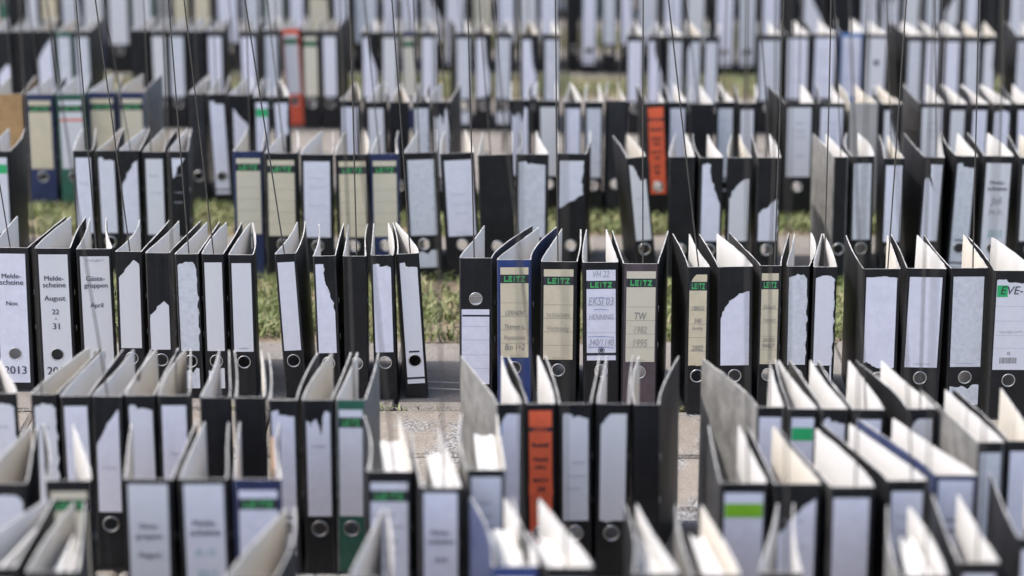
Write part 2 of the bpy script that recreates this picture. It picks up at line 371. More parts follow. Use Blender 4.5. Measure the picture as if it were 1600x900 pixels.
  (0.0553,7.922,0.0615,0.0000,0.0283,-0.0242,'K','w:quarter2'),
  (0.1271,7.922,0.0574,0.0000,0.0003,-0.0238,'K','g:full'),
  (0.3943,7.898,0.0572,0.0000,0.0298,-0.0176,'K','w:full'),
  (0.4590,7.885,0.0530,0.0000,0.0312,-0.0059,'K','w:trs'),
  (0.5213,7.885,0.0551,0.0000,0.0131,-0.0256,'K','g:full'),
  (0.5804,7.885,0.0510,0.0000,0.0167,-0.0222,'K','g:tl3'),
  (0.6366,7.873,0.0469,0.0000,0.0306,0.0231,'K','g:full'),
  (0.8257,7.910,0.0798,0.0000,0.0291,-0.0150,'K','g:full'),
  (0.9147,7.910,0.0778,0.0000,0.0018,-0.0190,'K','w:scrib'),
  (1.0031,7.922,0.0799,0.0000,-0.0008,-0.0245,'K','w:scrib'),
  (1.0924,7.947,0.0760,0.0000,0.0231,-0.0023,'S','w:scrib'),
  (1.1701,7.922,0.0738,-0.0061,0.0028,-0.0248,'K','w:spot'),
  (1.2883,7.898,0.0511,0.0000,-0.0241,-0.0246,'K','g:full'),
  (1.3435,7.885,0.0510,0.0000,0.0207,-0.0213,'K','w:full'),
  (1.4057,7.885,0.0571,0.0000,0.0164,-0.0165,'K','w:full'),
  (1.4690,7.885,0.0530,0.0000,0.0193,-0.0050,'K','g:full'),
  (1.5251,7.885,0.0469,0.0000,0.0212,0.0095,'K','w:tr2'),
  (1.6362,7.885,0.0571,0.0000,0.0159,0.0196,'K','g:full'),
 ],
 'back4': [
  (-1.8091,9.038,0.0651,0.0000,-0.0256,-0.0129,'K','n'),
  (-1.7486,9.038,0.0465,0.0000,0.0265,-0.0110,'K','w:full'),
  (-1.6858,9.038,0.0651,0.0000,0.0181,-0.0042,'K','c:logo'),
  (-1.6091,9.038,0.0744,0.0000,0.0179,-0.0259,'K','g:full'),
  (-1.5191,9.007,0.0811,0.0000,0.0049,-0.0133,'B','w:full'),
  (-1.4240,8.975,0.0808,0.0000,0.0183,-0.0293,'K','w:full'),
  (-1.3373,8.975,0.0785,0.0000,0.0311,-0.0137,'G','w:full'),
  (-1.2688,9.007,0.0533,0.0000,0.0129,-0.0278,'Y','n'),
  (-1.2039,9.007,0.0626,0.0000,0.0203,-0.0023,'K','c:full'),
  (-1.1275,9.007,0.0718,0.0000,0.0053,-0.0045,'K','c:full'),
  (-1.0348,9.007,0.0857,0.0000,0.0034,-0.0307,'K','w:full'),
  (-0.9467,9.007,0.0765,0.0000,0.0302,-0.0293,'K','g:full'),
  (-0.8633,9.007,0.0718,0.0000,0.0015,-0.0188,'G','w:full'),
  (-0.7810,9.007,0.0603,0.0000,0.0119,-0.0016,'K','w:full'),
  (-0.7010,9.007,0.0857,0.0000,0.0183,-0.0081,'K','c:logo'),
  (-0.6167,8.975,0.0601,0.0000,0.0046,-0.0122,'K','w:long'),
  (-0.5307,9.007,0.0973,0.0000,0.0270,-0.0305,'K','g:full'),
  (-0.4438,9.007,0.0533,0.0000,0.0182,-0.0213,'K','w:full'),
  (-0.3754,9.007,0.0649,0.0000,0.0276,-0.0211,'K','w:full'),
  (-0.2943,9.007,0.0788,0.0000,0.0235,-0.0111,'K','w:trs'),
  (-0.2056,8.975,0.0785,0.0000,0.0103,0.0059,'K','w:long'),
  (-0.1089,9.007,0.0788,0.0000,0.0273,-0.0054,'K','c:full'),
  (-0.0232,9.007,0.0742,0.0000,0.0155,-0.0332,'K','w:full'),
  (0.0568,9.007,0.0718,0.0000,0.0258,-0.0129,'K','w:full'),
  (0.1356,9.007,0.0718,0.0000,0.0307,-0.0113,'K','w:full'),
  (0.2248,9.007,0.0417,0.0000,-0.0043,-0.0301,'K','n'),
  (0.2818,8.975,0.0601,0.0000,0.0058,-0.0282,'K','w:long'),
  (0.3511,8.975,0.0554,0.0000,0.0076,-0.0100,'K','g:full'),
  (0.4158,8.975,0.0554,0.0000,0.0181,-0.0283,'K','w:full'),
  (0.4920,8.975,0.0785,0.0000,0.0226,-0.0311,'K','g:full'),
  (0.5801,8.944,0.0737,0.0000,0.0006,-0.0201,'K','w:full'),
  (0.6630,8.944,0.0737,0.0000,0.0136,-0.0173,'K','w:full'),
  (0.7689,8.944,0.0737,0.0000,-0.0032,-0.0203,'K','w:long'),
  (0.8506,8.944,0.0668,0.0000,0.0205,-0.0325,'K','g:long'),
  (0.9323,8.944,0.0691,0.0000,0.0037,-0.0185,'K','w:full'),
  (1.0083,8.944,0.0552,0.0000,0.0097,-0.0208,'K','n'),
  (1.0866,8.944,0.0829,0.0000,0.0312,-0.0111,'K','w:trs'),
  (1.1925,8.944,0.1013,0.0000,-0.0003,-0.0049,'K','n'),
  (1.2880,8.944,0.0668,0.0000,0.0091,-0.0310,'K','w:full'),
  (1.3651,8.944,0.0691,0.0000,0.0284,-0.0028,'K','w:notch'),
  (1.4434,8.944,0.0691,0.0000,0.0308,-0.0005,'K','w:full'),
  (1.5170,8.944,0.0599,0.0000,0.0187,-0.0272,'K','g:full'),
  (1.5861,8.944,0.0599,0.0000,0.0192,-0.0211,'K','w:tl'),
  (1.6575,8.944,0.0552,0.0000,0.0236,-0.0227,'K','w:full'),
  (1.7380,8.944,0.0875,0.0000,0.0025,-0.0075,'K','n'),
  (1.8301,8.944,0.0783,0.0000,0.0041,0.0230,'K','w:full'),
 ],
 'back5': [
  (-2.0798,10.185,0.0669,0.0000,-0.0189,-0.0238,'G','g:full'),
  (-2.0126,10.239,0.0672,0.0000,0.0197,-0.0189,'K','w:trs'),
  (-1.9259,10.190,0.0674,0.0000,0.0109,-0.0246,'K','w:tl'),
  (-1.8208,10.251,0.0599,0.0000,-0.0070,-0.0264,'K','w:long'),
  (-1.7323,10.195,0.0774,0.0000,0.0257,-0.0244,'K','w:long'),
  (-1.6564,10.249,0.0708,0.0000,0.0053,0.0202,'B','c:logo'),
  (-1.5031,10.228,0.0701,0.0000,0.0334,0.0003,'K','c:logo'),
  (-1.4232,10.203,0.0617,0.0000,-0.0021,-0.0241,'K','g:full'),
  (-1.3461,10.201,0.0712,0.0000,0.0326,-0.0231,'K','c:logo'),
  (-1.2650,10.197,0.0690,0.0000,0.0054,-0.0206,'K','w:full'),
  (-1.1950,10.252,0.0627,0.0000,0.0069,-0.0309,'K','g:full'),
  (-1.1161,10.186,0.0599,0.0000,0.0147,-0.0177,'K','w:full'),
  (-1.0439,10.254,0.0777,0.0000,0.0082,-0.0295,'K','c:full'),
  (-0.9535,10.224,0.0765,0.0000,0.0112,-0.0127,'K','c:logo'),
  (-0.8699,10.203,0.0663,0.0000,0.0012,-0.0302,'K','w:trs'),
  (-0.7966,10.229,0.0634,0.0000,0.0071,-0.0076,'K','w:full'),
  (-0.6695,10.234,0.0768,0.0000,0.0046,0.0058,'K','w:full'),
  (-0.5516,10.199,0.0740,0.0000,0.0156,-0.0336,'K','w:full'),
  (-0.4711,10.220,0.0682,0.0000,0.0075,-0.0242,'K','w:full'),
  (-0.3948,10.254,0.0661,0.0000,0.0106,-0.0142,'K','w:full'),
  (-0.3115,10.229,0.0778,0.0000,0.0126,-0.0148,'K','w:trs'),
  (-0.2298,10.174,0.0619,0.0000,0.0254,-0.0275,'K','n'),
  (-0.1538,10.175,0.0693,0.0000,0.0139,-0.0108,'K','w:full'),
  (-0.0776,10.227,0.0632,0.0000,0.0178,-0.0098,'K','w:tl'),
  (-0.0059,10.237,0.0594,0.0000,0.0314,-0.0190,'K','w:full'),
  (0.0634,10.224,0.0582,0.0000,0.0304,-0.0187,'K','n'),
  (0.1412,10.187,0.0772,0.0000,0.0329,-0.0026,'K','c:logo'),
  (0.2241,10.242,0.0659,0.0000,0.0172,-0.0127,'K','w:long'),
  (0.3036,10.196,0.0744,0.0000,0.0137,-0.0157,'K','g:full'),
  (0.3880,10.238,0.0708,0.0000,0.0076,-0.0195,'G','g:full'),
  (0.4723,10.248,0.0761,0.0000,0.0089,-0.0063,'K','w:tl'),
  (0.5869,10.235,0.0684,0.0000,0.0070,-0.0244,'K','g:full'),
  (0.6619,10.214,0.0631,0.0000,0.0315,-0.0093,'K','w:tl'),
  (0.7443,10.244,0.0770,0.0000,0.0246,-0.0331,'K','w:full'),
  (0.8259,10.205,0.0711,0.0000,0.0261,-0.0130,'K','w:tl'),
  (0.9092,10.194,0.0764,0.0000,0.0209,-0.0091,'K','w:full'),
  (1.0405,10.240,0.0630,0.0000,0.0147,-0.0321,'K','w:full'),
  (1.1180,10.247,0.0697,0.0000,0.0089,-0.0206,'K','w:full'),
  (1.1919,10.201,0.0669,0.0000,0.0199,-0.0076,'K','g:full'),
  (1.2713,10.207,0.0697,0.0000,0.0091,-0.0055,'K','w:full'),
  (1.3491,10.198,0.0674,0.0000,0.0063,-0.0056,'K','n'),
  (1.4291,10.248,0.0584,0.0000,0.0044,0.0093,'K','w:long'),
  (1.5414,10.248,0.0608,0.0000,-0.0207,-0.0309,'K','w:full'),
  (1.6101,10.190,0.0727,0.0000,0.0279,0.0008,'K','w:full'),
  (1.6934,10.216,0.0650,0.0000,0.0013,0.0246,'K','c:full'),
  (1.8375,10.185,0.0769,0.0000,-0.0120,-0.0060,'K','w:full'),
  (1.9286,10.223,0.0706,0.0000,-0.0037,-0.0144,'K','n'),
  (2.0255,10.174,0.0594,0.0000,-0.0074,-0.0024,'K','w:full'),
  (2.1028,10.179,0.0724,0.0000,0.0104,-0.0246,'K','n'),
 ],
}
# ------------------------------------------------------------------ ground
GRASS = [(5.565, 6.135), (6.57, 7.06), (8.50, 8.93), (9.48, 9.95), (10.5, 11.0)]
gx, gy0, gy1 = 150, -60, 240
ground = tag(link('ground', mesh('ground', [(-gx, gy0, -.02), (gx, gy0, -.02), (gx, gy1, -.02), (-gx, gy1, -.02)], [(0, 1, 2, 3)], [MATS['joint_sand']])), kind='structure')
pavement = tag(link('pavement', mesh('pavement_bed', [(-6, 1.5, -.014), (6, 1.5, -.014), (6, 13, -.014), (-6, 13, -.014)], [(0, 1, 2, 3)], [MATS['joint_sand']])), kind='structure')

def slab_mesh(w, d, m, k):
    r = random.Random(k); b = .006; h = .05; vs = []
    for z, ins in ((-h, 0), (-b, 0), (0, b)):
        for sx, sy in ((-1, -1), (1, -1), (1, 1), (-1, 1)):
            vs.append((sx * (w / 2 - ins) + r.uniform(-.003, .003), sy * (d / 2 - ins) + r.uniform(-.003, .003), z + (r.uniform(-.002, .001) if z == 0 else 0)))
    f = [(8, 9, 10, 11)] + [(i, (i + 1) % 4, 4 + (i + 1) % 4, 4 + i) for i in range(4)] + [(4 + i, 4 + (i + 1) % 4, 8 + (i + 1) % 4, 8 + i) for i in range(4)]
    return mesh('slab', vs, f, [MATS[m]])

slab_rows = [(5.055, 5.555, 'slab_plain')]
y = 5.045
while y > 2.3:
    slab_rows.append((y - .295, y, 'slab_lichen')); y -= .303
for (a, b_), (c, d_) in zip(GRASS[:-1], GRASS[1:]):
    k_ = max(2, round((c - b_ - .02) / .28)); st = (c - b_ - .02) / k_
    slab_rows += [(b_ + .01 + st * j, b_ + .01 + st * (j + 1), 'slab_plain') for j in range(k_)]
cache = {}
for ri, (ya, yb, m) in enumerate(slab_rows):
    off = -.249 if ri == 0 else rnd.uniform(0, .5)
    half = .205 * yb + 1.3
    n0 = int((-half - off) / .5) - 1; n1 = int((half - off) / .5) + 1
    for i in range(n0, n1):
        k = (round(yb - ya, 3), m, rnd.randrange(3))
        if k not in cache: cache[k] = slab_mesh(.494, yb - ya - .008, m, hash((k[0], k[2])) & 255)
        o = link('slab', cache[k], pavement, (off + (i + .5) * .5, (ya + yb) / 2, rnd.uniform(-.004, 0)))
        o.rotation_euler = (rnd.uniform(-.004, .004), rnd.uniform(-.004, .004), rnd.uniform(-.006, .006))

for gi, (ya, yb) in enumerate(GRASS):
    tag(link('soil_strip', mesh('soil_strip', [(-4, ya, -.009), (4, ya, -.009), (4, yb, -.009), (-4, yb, -.009)], [(0, 1, 2, 3)], [MATS['soil']])), kind='structure')

def grass_obj(name, label, pts, hmin, hmax, seed, lean=.5):
    g = np.random.default_rng(seed); n = len(pts)
    h = g.uniform(hmin, hmax, n); a = g.uniform(0, 2 * np.pi, n); w = g.uniform(.0012, .0024, n); b = g.uniform(0, 2 * np.pi, n); l = g.uniform(.1, lean, n) * h
    base = np.c_[pts, np.full(n, -.012)]
    side = np.c_[np.cos(a) * w, np.sin(a) * w, np.zeros(n)]
    mid = base + np.c_[np.cos(b) * l * .35, np.sin(b) * l * .35, h * .6]
    tip = base + np.c_[np.cos(b) * l * 1.5, np.sin(b) * l * 1.5, h * g.uniform(.7, 1, n)]
    V = np.stack([base - side, base + side, mid - side * .8, mid + side * .8, tip], 1).reshape(-1, 3)
    i = np.arange(n)[:, None] * 5
    T = np.concatenate([i + [0, 1, 3], i + [0, 3, 2], i + [2, 3, 4]], 0)
    me = bpy.data.meshes.new(name)
    me.vertices.add(len(V)); me.vertices.foreach_set('co', V.ravel())
    me.loops.add(T.size); me.loops.foreach_set('vertex_index', T.ravel().astype(np.int32))
    me.polygons.add(len(T)); me.polygons.foreach_set('loop_start', np.arange(0, T.size, 3, dtype=np.int32))
    me.update(calc_edges=True); me.materials.append(MATS['grass_blades'])
    return tag(link(name, me), label, 'grass', kind='stuff')

def clumpy(g, n, x0, x1, y0, y1, cl=.035):
    k = max(40, int((x1 - x0) * (y1 - y0) * 500))
    c = np.c_[g.uniform(x0, x1, k), g.uniform(y0 + .01, y1 - .01, k)]
    q = c[g.integers(0, k, n)] + g.normal(0, cl, (n, 2))
    u = np.c_[g.uniform(x0, x1, n // 2), g.uniform(y0, y1, n // 2)]
    q = np.concatenate([q, u])
    e = .018 * np.sin(q[:, 0] * 23 + y0 * 7) + .012 * np.sin(q[:, 0] * 61 + y0) + g.normal(0, .008, len(q))
    bare = np.sin(q[:, 0] * 9 + y0 * 5) * np.sin(q[:, 1] * 17 + q[:, 0] * 4) + g.normal(0, .25, len(q))
    return q[(q[:, 1] > y0 + e) & (q[:, 1] < y1 - e * .7) & (bare < .62)]
gl = ['short patchy grass strip right behind the sharp row', 'short grass strip under the first rows behind', 'short grass strip under the third row behind', 'short grass strip near the top of the picture', 'farthest short grass strip behind the last row']
for gi, (ya, yb) in enumerate(GRASS):
    g = np.random.default_rng(40 + gi); half = .205 * yb + 1.2
    grass_obj('grass', gl[gi], clumpy(g, int((40000, 31000, 16000, 12000, 7500)[gi]), -half, half, ya, yb), .012, .042, 60 + gi, 1.1)
g = np.random.default_rng(5)
jx = np.concatenate([g.normal(c, .02, k) for c, k in ((-.262, 12), (-.16, 5), (-.21, 5), (.36, 60), (.33, 30), (.62, 40), (.9, 40), (-1.1, 30), (-.6, 30))])
jy = g.normal(5.048, .005, len(jx))
grass_obj('weeds', 'sparse dark weeds growing in the joint before the sharp row', np.c_[jx, jy], .010, .028, 9, 1.2)

# crumbs of grit and soil scattered on the slabs
def grit_obj():
    g = np.random.default_rng(21); n = 5200
    yy = np.where(g.random(n) < .45, g.normal(5.045, .03, n), g.uniform(3.2, 8.4, n)); yy = np.where(g.random(n) < .2, g.normal(5.54, .03, n), yy)
    xx = g.uniform(-1, 1, n) * (.205 * yy + .3); r = g.uniform(.0006, .0026, n) * np.where(g.random(n) < .06, 1.9, 1)
    off = np.array([[1, 0, 0], [-.4, .9, 0], [-.6, -.8, 0], [0.1, 0, .8]])
    a = g.uniform(0, 6.28, n); ca, sa = np.cos(a), np.sin(a)
    rot = np.stack([np.stack([ca, -sa, 0 * a], 1), np.stack([sa, ca, 0 * a], 1), np.stack([0 * a, 0 * a, 1 + 0 * a], 1)], 1)
    V = np.einsum('nij,kj->nki', rot, off) * r[:, None, None] + np.stack([xx, yy, np.full(n, -.001)], 1)[:, None, :]
    i = np.arange(n)[:, None] * 4
    T = np.concatenate([i + [0, 1, 3], i + [1, 2, 3], i + [2, 0, 3]], 0)
    me = bpy.data.meshes.new('grit'); me.vertices.add(n * 4); me.vertices.foreach_set('co', V.reshape(-1))
    me.loops.add(T.size); me.loops.foreach_set('vertex_index', T.ravel().astype(np.int32)); me.polygons.add(len(T)); me.polygons.foreach_set('loop_start', np.arange(0, T.size, 3, dtype=np.int32))
    me.update(calc_edges=True); me.materials.append(MATS['grit'])
    tag(link('grit', me), 'brown crumbs of grit and soil scattered over the paving slabs', 'grit', kind='stuff')
grit_obj()

# ------------------------------------------------------------------ print and lettering
TXT = {}
def text_mesh(s, bold, shear, m):
    k = (s, bold, shear, m)
    if k not in TXT:
        cu = bpy.data.curves.new('t', 'FONT'); cu.body = s; cu.align_x = 'CENTER'; cu.size = 1; cu.shear = shear; cu.resolution_u = 3
        o = bpy.data.objects.new('t', cu); C.objects.link(o)
        bpy.context.view_layer.update()
        me = bpy.data.meshes.new_from_object(o.evaluated_get(bpy.context.evaluated_depsgraph_get()))
        bpy.data.objects.remove(o); bpy.data.curves.remove(cu)
        co = np.empty(len(me.vertices) * 3); me.vertices.foreach_get('co', co); co = co.reshape(-1, 3)
        w = float(np.ptp(co[:, 0])); cx = float(co[:, 0].min() + w / 2)
        new = np.c_[co[:, 0] - cx, np.zeros(len(co)), co[:, 1]]       # stand it up facing -Y
        tri = [tuple(p_.vertices) for p_ in me.polygons]; bpy.data.meshes.remove(me)
        if len(tri) and (Vector(new[tri[0][1]]) - Vector(new[tri[0][0]])).cross(Vector(new[tri[0][2]]) - Vector(new[tri[0][0]])).y > 0: tri = [f_[::-1] for f_ in tri]
        vs = [tuple(p_) for p_ in new]; fs = list(tri)
        for j, dx in enumerate((-bold, bold) if bold > 0 else ()):                # heavier strokes: the same letters laid twice more, a hair apart
            k0 = len(vs); vs += [(p_[0] + dx, -.00004 * (j + 1), p_[2]) for p_ in new]; fs += [tuple(i + k0 for i in f_) for f_ in tri]
        me = mesh('lettering', vs, fs, [MATS[m]])
        TXT[k] = (me, w)
    return TXT[k]

def lettering(par, s, x, v, width=None, size=None, m='print_text', bold=.016, shear=0, tall=1.0, y=-.0016, rot=0, name='lettering'):
    me, w = text_mesh(s, bold, shear, m)
    k = width / w if width else size
    o = link(name, me, par, (x, y, v)); o.scale = (k, 1, k * tall); o.rotation_euler = (0, rot, 0)
    return o

def patch(par, name, x0, x1, v0, v1, m, y=-.0012):
    return link(name, mesh(name, [(x0, y, v0), (x1, y, v0), (x1, y, v1), (x0, y, v1)], [(0, 1, 2, 3)], [MATS[m]]), par)

def stroke(par, name, pts, r, m, y=-.0014):
    vs = []; fs = []
    for i, (x, v) in enumerate(pts):
        a = pts[max(i - 1, 0)]; b = pts[min(i + 1, len(pts) - 1)]
        d = Vector((b[0] - a[0], b[1] - a[1])).normalized(); n_ = Vector((-d.y, d.x)) * r
        vs += [(x + n_.x, y, v + n_.y), (x - n_.x, y, v - n_.y)]
        if i: fs.append((2 * i - 2, 2 * i - 1, 2 * i + 1, 2 * i))
    return link(name, mesh(name, vs, fs, [MATS[m]]), par)

def scribble(par, x, v, width, r_, m='pencil_grey', y=-.0014, h=.008):
    n = 26; pts = []
    for i in range(n):
        t = i / (n - 1); pts.append((x + (t - .5) * width + r_.uniform(-.0015, .0015), v + h * .5 * math.sin(i * 1.9 + r_.uniform(-.6, .6)) * r_.uniform(.4, 1)))
    return stroke(par, 'handwriting', pts, .0005, m, y)

# angular block letters of the printed maker's mark, one unit wide and one unit tall
def logo_mesh(m):
    L5 = {'L': [((0, 0), (.04, 1), (.30, 1), (.26, 0)), ((0, 0), (0, .24), (.95, .30), (1, .04))],
          'E': [((0, 0), (.04, 1), (.28, 1), (.26, 0)), ((0, 0), (0, .23), (.92, .25), (.95, 0)), ((.1, .40), (.1, .60), (.82, .62), (.80, .40)), ((.04, .77), (.04, 1), (1, 1), (.95, .77))],
          'I': [((.28, 0), (.36, 1), (.66, 1), (.60, 0))],
          'T': [((0, .76), (.04, 1), (1, 1), (.97, .76)), ((.38, 0), (.40, .78), (.66, .78), (.62, 0))],
          'Z': [((.02, .76), (.05, 1), (1, 1), (.97, .76)), ((0, 0), (.62, .80), (.97, .80), (.36, .0)), ((0, 0), (.05, .24), (1, .24), (.98, 0))]}
    vs = []; fs = []; x = -.5
    for ch, w in (('L', .19), ('E', .19), ('I', .12), ('T', .20), ('Z', .20)):
        for k, qd in enumerate(L5[ch]):
            n = len(vs); vs += [(x + p_[0] * w, -.00005 * k, p_[1]) for p_ in qd]; fs.append((n, n + 3, n + 2, n + 1))
        x += w + .025
    return mesh('logo', vs, fs, [MATS[m]])
LOGO = {'print_green': logo_mesh('print_green')}

# ------------------------------------------------------------------ label outlines (normalised, t up; True = torn edge towards the next corner)
SH = {
 'full': [(0, 0, 0), (1, 0, 0), (1, 1, 0), (0, 1, 0)],
 'rag': [(0, 0, 0), (1, 0, 1), (1, .93, 1), (.9, .98, 1), (.6, 1, 1), (.25, .985, 1), (0, .97, 0)],
 'tl': [(0, 0, 0), (1, 0, 0), (1, .97, 1), (.6, .86, 1), (.28, .74, 1), (0, .62, 0)],
 'tl2': [(0, 0, 0), (1, 0, 0), (1, .93, 1), (.75, 1, 1), (.5, .94, 1), (.25, .86, 1), (0, .8, 0)],
 'tl3': [(0, 0, 1), (1, 0, 0), (1, 1, 0), (.4, 1, 1), (.18, .95, 1), (0, .86, 0)],
 'low': [(0, 0, 0), (1, 0, 0), (1, .50, 1), (.75, .55, 1), (.35, .46, 1), (0, .36, 0)],
 'trs': [(0, 0, 0), (1, 0, 0), (1, .46, 1), (.78, .62, 1), (.52, .78, 1), (.42, .90, 1), (.46, 1, 1), (0, 1, 0)],
 'chip': [(0, 0, 0), (1, 0, 0), (1, .955, 1), (.35, .965, 1), (.28, 1, 1), (0, .99, 0)],
 'chip2': [(0, .05, 1), (.12, .07, 1), (.22, .045, 1), (.42, 0, 1), (1, 0, 0), (1, .97, 1), (.95, 1, 1), (0, 1, 0)],
 'chip3': [(0, 0, 0), (1, 0, 0), (1, .80, 1), (.62, .78, 1), (.45, .86, 1), (.25, .98, 1), (0, 1, 0)],
 'notch': [(0, 0, 0), (1, 0, 0), (1, .97, 1), (.8, .99, 1), (.62, .76, 1), (.42, .92, 1), (.2, .84, 1), (0, .90, 0)],
 'quarter': [(0, 0, 0), (1, 0, 0), (1, .82, 1), (.74, .80, 1), (.5, .755, 1), (.28, .69, 1), (.12, .61, 1), (0, .52, 0)],
 'quarter2': [(0, 0, 1), (.9, .05, 1), (1, .2, 1), (.95, .42, 1), (.72, .62, 1), (.62, 1, 0), (0, 1, 0)],
 'trlow': [(0, .38, 1), (.4, .46, 1), (.98, .56, 1), (.9, .72, 1), (1, 1, 0), (0, 1, 0)],
 'tri': [(.15, 0, 1), (1, 0, 0), (1, .66, 1), (.5, .78, 1), (.12, .9, 1)],
 'scrap': [(.1, .74, 1), (.35, .8, 1), (.4, .88, 1), (.95, 1, 0), (.05, 1, 0)],
 'mid': [(0, 0, 0), (1, 0, 1), (1, .55, 1), (.5, .44, 1), (0, .36, 0)],
 'tr2': [(0, 0, 0), (1, 0, 1), (.9, .5, 1), (.8, .6, 1), (.86, 1, 0), (0, .96, 0)],
 'slash': [(0, 0, 0), (1, 0, 0), (1, 1, 0), (.28, 1, 1), (.42, .8, 1), (.7, .66, 1), (.55, .68, 1), (.2, .82, 1), (0, .8, 0)],
}
def outline(shape, x0, x1, v0, v1, r_, grow=0.0, jit=.0007):
    pts = SH[shape]; out = []
    for i, (s, t, torn) in enumerate(pts):
        a = Vector((x0 + s * (x1 - x0), v0 + t * (v1 - v0))); q = pts[(i + 1) % len(pts)]; b = Vector((x0 + q[0] * (x1 - x0), v0 + q[1] * (v1 - v0)))
        out.append(a)
        if torn:
            L_ = (b - a).length; n = max(1, int(L_ / .0022)); nn = Vector((-(b - a).y, (b - a).x)).normalized() if L_ > 1e-6 else Vector((0, 0))
            ph = [r_.uniform(0, 6.28) for _ in range(4)]
            for j in range(1, n):
                u = L_ * j / n; win = min(1, 4 * j / n, 4 * (n - j) / n)
                wob = jit * (math.sin(u * 260 + ph[0]) + .6 * math.sin(u * 730 + ph[1]) + .35 * math.sin(u * 1700 + ph[2])) + r_.gauss(0, jit * .22)
                g_ = grow * max(0, .45 + .55 * math.sin(u * 170 + ph[3])) 
                out.append(a.lerp(b, j / n) + nn * (wob - g_) * win)
    return out

def circle(cx, cv, r, n=24): return [Vector((cx + r * math.cos(2 * math.pi * i / n), cv + r * math.sin(2 * math.pi * i / n))) for i in range(n)]

def sheet(name, loops, y, m, par, wave=0, r_=None):
    flat = [p_ for l in loops for p_ in l]
    tri = tessellate_polygon([[Vector((p_.x, p_.y, 0)) for p_ in l] for l in loops])
    vs = [(p_.x, y, p_.y) for p_ in flat]; fs = []
    for t in tri:
        a, b, c = (flat[i] for i in t)
        fs.append(tuple(t) if (b - a).cross(c - a) > 0 else (t[0], t[2], t[1]))
    return link(name, mesh(name, vs, fs, [MATS[m]]), par)

# ------------------------------------------------------------------ binder
BH, BL, TH = .318, .285, .0024
COL = {'K': ('spine_black', 'cover_marble', 'black'), 'K*': ('spine_black', 'cover_grey', 'black'), 'G*': ('spine_green', 'cover_grey', 'green'), 'B*': ('spine_navy', 'cover_grey', 'navy blue'), 'Y0': ('spine_charcoal', 'cover_marble', 'charcoal'), 'R': ('spine_royal', 'cover_blue', 'royal blue'), 'B': ('spine_navy', 'cover_blue', 'navy blue'),
       'W': ('spine_maroon', 'cover_marble', 'maroon'), 'G': ('spine_green', 'cover_green', 'green'), 'O': ('spine_orange', 'cover_orange', 'orange'), 'T': ('spine_tan', 'cover_tan', 'tan'),
       'Y': ('spine_pale', 'cover_pale', 'pale grey'), 'S': ('spine_sky', 'cover_blue', 'bright blue')}

def cover_x(s, w, d, sgn):
    t = s / BL; e = .09
    f = (t - e * (1 - math.exp(-t / e))) / (1 - e * (1 - math.exp(-1 / e)))
    return sgn * (w / 2 - TH / 2 - .0006) + d * f

def cover_mesh(w, d, sgn, mo, mi, r_):
    bow = r_.gauss(0, .0038); tilt = r_.gauss(0, .0015); n = 12
    ss = [.0035, .008, .016] + [.016 + (BL - .016) * i / (n - 2) for i in range(1, n - 1)]
    ctr = [(sgn * (w / 2 - .0042), TH / 2 + .0003), (sgn * (w / 2 - .0022), .0020)]
    ctr += [(cover_x(s, w, d, sgn) + bow * math.sin(math.pi * min(1, s / BL)), s) for s in ss]
    vs = []; fs = []; fm = []
    for i, (x, y) in enumerate(ctr):
        a = ctr[max(i - 1, 0)]; b = ctr[min(i + 1, len(ctr) - 1)]
        t = Vector((b[0] - a[0], b[1] - a[1])).normalized(); nn = Vector((t.y, -t.x)) * sgn * TH / 2      # towards outside
        for off in (nn, -nn):
            for z in (.0, BH):
                vs.append((x + off.x + tilt * (z / BH) * y / BL, y + off.y, z + (r_.gauss(0, .0004) if z else 0)))
    N = len(ctr)
    for i in range(N - 1):
        p, q = 4 * i, 4 * i + 4     # 0 out-bottom 1 out-top 2 in-bottom 3 in-top
        for quad, mm in (((p, q, q + 1, p + 1), 0), ((p + 2, p + 3, q + 3, q + 2), 1), ((p + 1, q + 1, q + 3, p + 3), 2), ((p, p + 2, q + 2, q), 2)):
            fs.append(quad if sgn > 0 else quad[::-1]); fm.append(mm)
    e = 4 * (N - 1); fs.append((e, e + 2, e + 3, e + 1) if sgn > 0 else (e + 1, e + 3, e + 2, e)); fm.append(2)
    return mesh('cover', vs, fs, [MATS[mo], MATS[mi], MATS['board_edge']], fm)

def spine_mesh(w, hv, ms, mi):
    x = w / 2 - .004; n = 24; hr = .0125; c = .001
    outer = [Vector(p_) for p_ in ((-x, 0), (x, 0), (x, BH), (-x, BH))]; hole = circle(0, hv, hr, n)
    flat = outer + hole; tri = tessellate_polygon([[Vector((p_.x, p_.y, 0)) for p_ in l] for l in (outer, hole)])
    vs = [(p_.x, 0, p_.y) for p_ in flat] + [(p_.x, TH, p_.y) for p_ in flat]; K = len(flat); fs = []; fm = []
    for t in tri:
        a, b, cc = (flat[i] for i in t)
        if (b - a).cross(cc - a) < 0: t = (t[0], t[2], t[1])
        fs.append(tuple(t)); fm.append(0); fs.append(tuple(i + K for i in t[::-1])); fm.append(1)
    for i in range(4): j = (i + 1) % 4; fs.append((i, i + K, j + K, j)); fm.append(2)
    for i in range(n): a, b = 4 + i, 4 + (i + 1) % n; fs.append((a, b, b + K, a + K)); fm.append(2)
    return mesh('spine', vs, fs, [MATS[ms], MATS[mi], MATS['board_edge']], fm)

